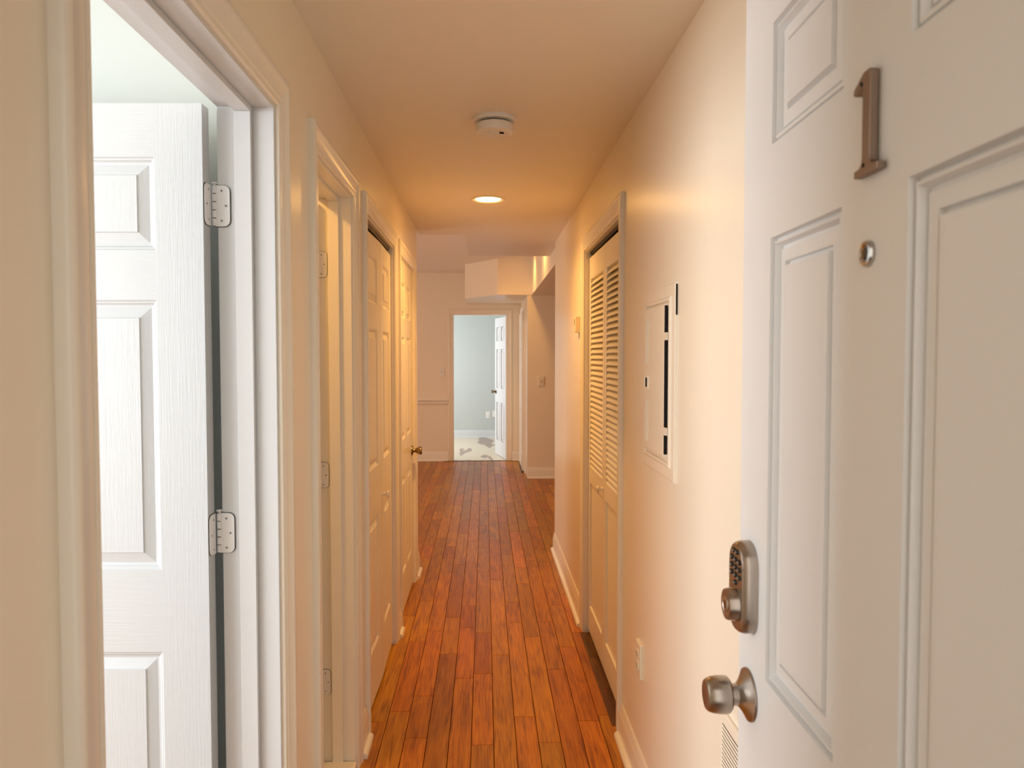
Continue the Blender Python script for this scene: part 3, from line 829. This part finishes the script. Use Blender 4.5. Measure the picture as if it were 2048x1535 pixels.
def wall_plate(name, label, cat, loc, rz, w, h, mat, kind, grp=None, cover=.006):
    """local: x along the wall, -y out of the wall"""
    e = empty(name, loc, rz); tag(e, label, cat, grp)
    m = MB(); loft(m, [(rr(w / 2, -h / 2, h / 2, .004), 0), (rr(w / 2, -h / 2, h / 2, .004), cover * .6), (rr(w / 2 - .003, -h / 2 + .003, h / 2 - .003, .004), cover)], lambda p, y: (p[0], -y, p[1]))
    m.build('cover_plate', mat, e, smooth=False)
    if kind == 'switch':
        m = MB(); m.box(-.005, .005, -cover - .0006, -cover + .001, -.012, .012); m.build('slot', flat(name + '_slot', (.12, .09, .05)), e)
        m = MB(); m.prism([(-cover, -.009), (-cover, .004), (-cover - .011, .010), (-cover - .012, .004)], lambda p, s: (s, p[0], p[1]), -.004, .004); m.build('toggle', mat, e)
        for z in (-.030, .030):
            m = MB(); m.lathe([(.003, cover - .001), (.003, cover + .001)], lambda u, v, a: (u, -a, v), 12); o = m.build('screw', mat, e); o.location = (0, 0, z)
    if kind == 'outlet':
        for z in (-.0195, .0195):
            m = MB(); loft(m, [(rr(.0165, -.0145, .0145, .010), cover - .002), (rr(.0165, -.0145, .0145, .010), cover + .0035)], lambda p, y: (p[0], -y, p[1]))
            r_ = m.build('receptacle', mat, e); r_.location = (0, 0, z)
            for x, hh in ((-.0063, .008), (.0063, .0095)):
                m = MB(); m.box(x - .0012, x + .0012, -cover - .0040, -cover - .003, -hh / 2 + .003, hh / 2 + .003); m.build('slot', DARK, r_)
            m = MB(); m.box(-.0022, .0022, -cover - .0040, -cover - .003, -.010, -.006); m.build('ground_slot', DARK, r_)
        m = MB(); m.lathe([(.003, cover - .001), (.003, cover + .001)], lambda u, v, a: (u, -a, v), 12); m.build('screw', mat, e)
    return e
wall_plate('wall_outlet', 'ivory wall outlet low on the right wall near the louvered closet', 'outlet', (XR, 2.425, .437), -R90, .074, .116, IVORY, 'outlet', cover=.010)
wall_plate('wall_outlet', 'white wall outlet seen through the far doorway', 'outlet', (.055, 13.23, .40), 0, .076, .118, PLASTIC, 'outlet')
wall_plate('cable_plate', 'small plate on the far room wall just behind the open door edge', 'wall plate', (.172, 13.23, .42), 0, .07, .115, PLASTIC, None)
wall_plate('light_switch', 'light switch on the far wall above the chair rail', 'light switch', (-.592, YEND, 1.23), 0, .074, .118, PLASTIC, 'switch', cover=.009)
wall_plate('light_switch', 'light switch on the narrow orange-lit wall at far right', 'light switch', (.664, YFACE, 1.155), 0, .074, .118, IVORY, 'switch', cover=.009)

th = empty('thermostat', (XR, 4.075, 1.625)); tag(th, 'small beige thermostat on the right wall past the louvered closet', 'thermostat')
m = MB(); m.box(-.026, 0, -.033, .033, -.045, .045); m.build('body', IVORY, th, bevel=.003)
m = MB(); m.box(-.0272, -.0255, -.004, .010, -.004, .030); m.build('dial_slot', flat('brown_slot', (.10, .06, .03)), th)
m = MB(); m.box(-.0285, -.0255, -.006, .012, -.034, -.026); m.build('lever', IVORY, th, bevel=.0008)

vt = empty('air_vent', (XR, 1.392, .50)); tag(vt, 'cream slotted return air vent low on the right wall behind the front door', 'air vent')
m = MB()
ss = [-.25, -.205, .168, .213]; hs = [-.18, -.145, .158, .184]
slab(m, ss, hs, lambda i, j: not (i == 1 and j == 1), 0, .008, lambda s, d, h: (-d, s, h)); m.build('frame', WALL, vt, bevel=.0012, bseg=1)
m = MB(); m.quad((-.0008, -.205, -.145), (-.0008, .168, -.145), (-.0008, .168, .158), (-.0008, -.205, .158)); m.build('dark_duct', flat('duct_shadow', (.05, .04, .03)), vt)
_f = MB(); _f.prism([(-.0078, -.0020), (-.0062, -.0030), (-.0052, .0020), (-.0068, .0026)], lambda p, s: (p[0], s, p[1]), -.2048, .1678)
FIN = shared(_f, WALL, smooth=False)
for k in range(33):
    child(FIN, 'slat', vt, (0, 0, -.140 + k * .0091))

# ------------------------------------------------------------------ windows that let the daylight in (out of view)
def window(n, fn, a, b, z0, z1, label):
    e = empty('window_%d' % n, fn((a + b) / 2, 0, z0)); o = Vector(e.location); tag(e, label, 'window', kind='structure')
    def bx(nm, s0, s1, d0, d1, h0, h1):
        m = MB(); p = [tuple(Vector(fn(s, d, h)) - o) for s in (s0, s1) for d in (d0, d1) for h in (h0, h1)]
        m.add(p, [(0, 1, 3, 2), (4, 6, 7, 5), (0, 4, 5, 1), (2, 3, 7, 6), (0, 2, 6, 4), (1, 5, 7, 3)]); m.build(nm, WTRIM, e)
    bx('side_frame', a, a + .04, .02, .07, z0, z1); bx('side_frame', b - .04, b, .02, .07, z0, z1)
    bx('head_frame', a + .04, b - .04, .02, .07, z1 - .04, z1); bx('sill', a + .04, b - .04, .02, .07, z0, z0 + .04)
    bx('meeting_rail', a + .04, b - .04, .03, .06, (z0 + z1) / 2 - .02, (z0 + z1) / 2 + .02)
window(1, lambda s, d, h: (-3.2 - d, s, h), -1.42, 1.4, .8, 2.2, 'bedroom window out of view on the left')
window(2, lambda s, d, h: (-4.0 - d, s, h), 5.5, 7.9, .6, 2.2, 'living room window out of view on the left')
window(3, lambda s, d, h: (-2.2 - d, s, h), 11.0, 12.7, .6, 2.1, 'far room window out of view')
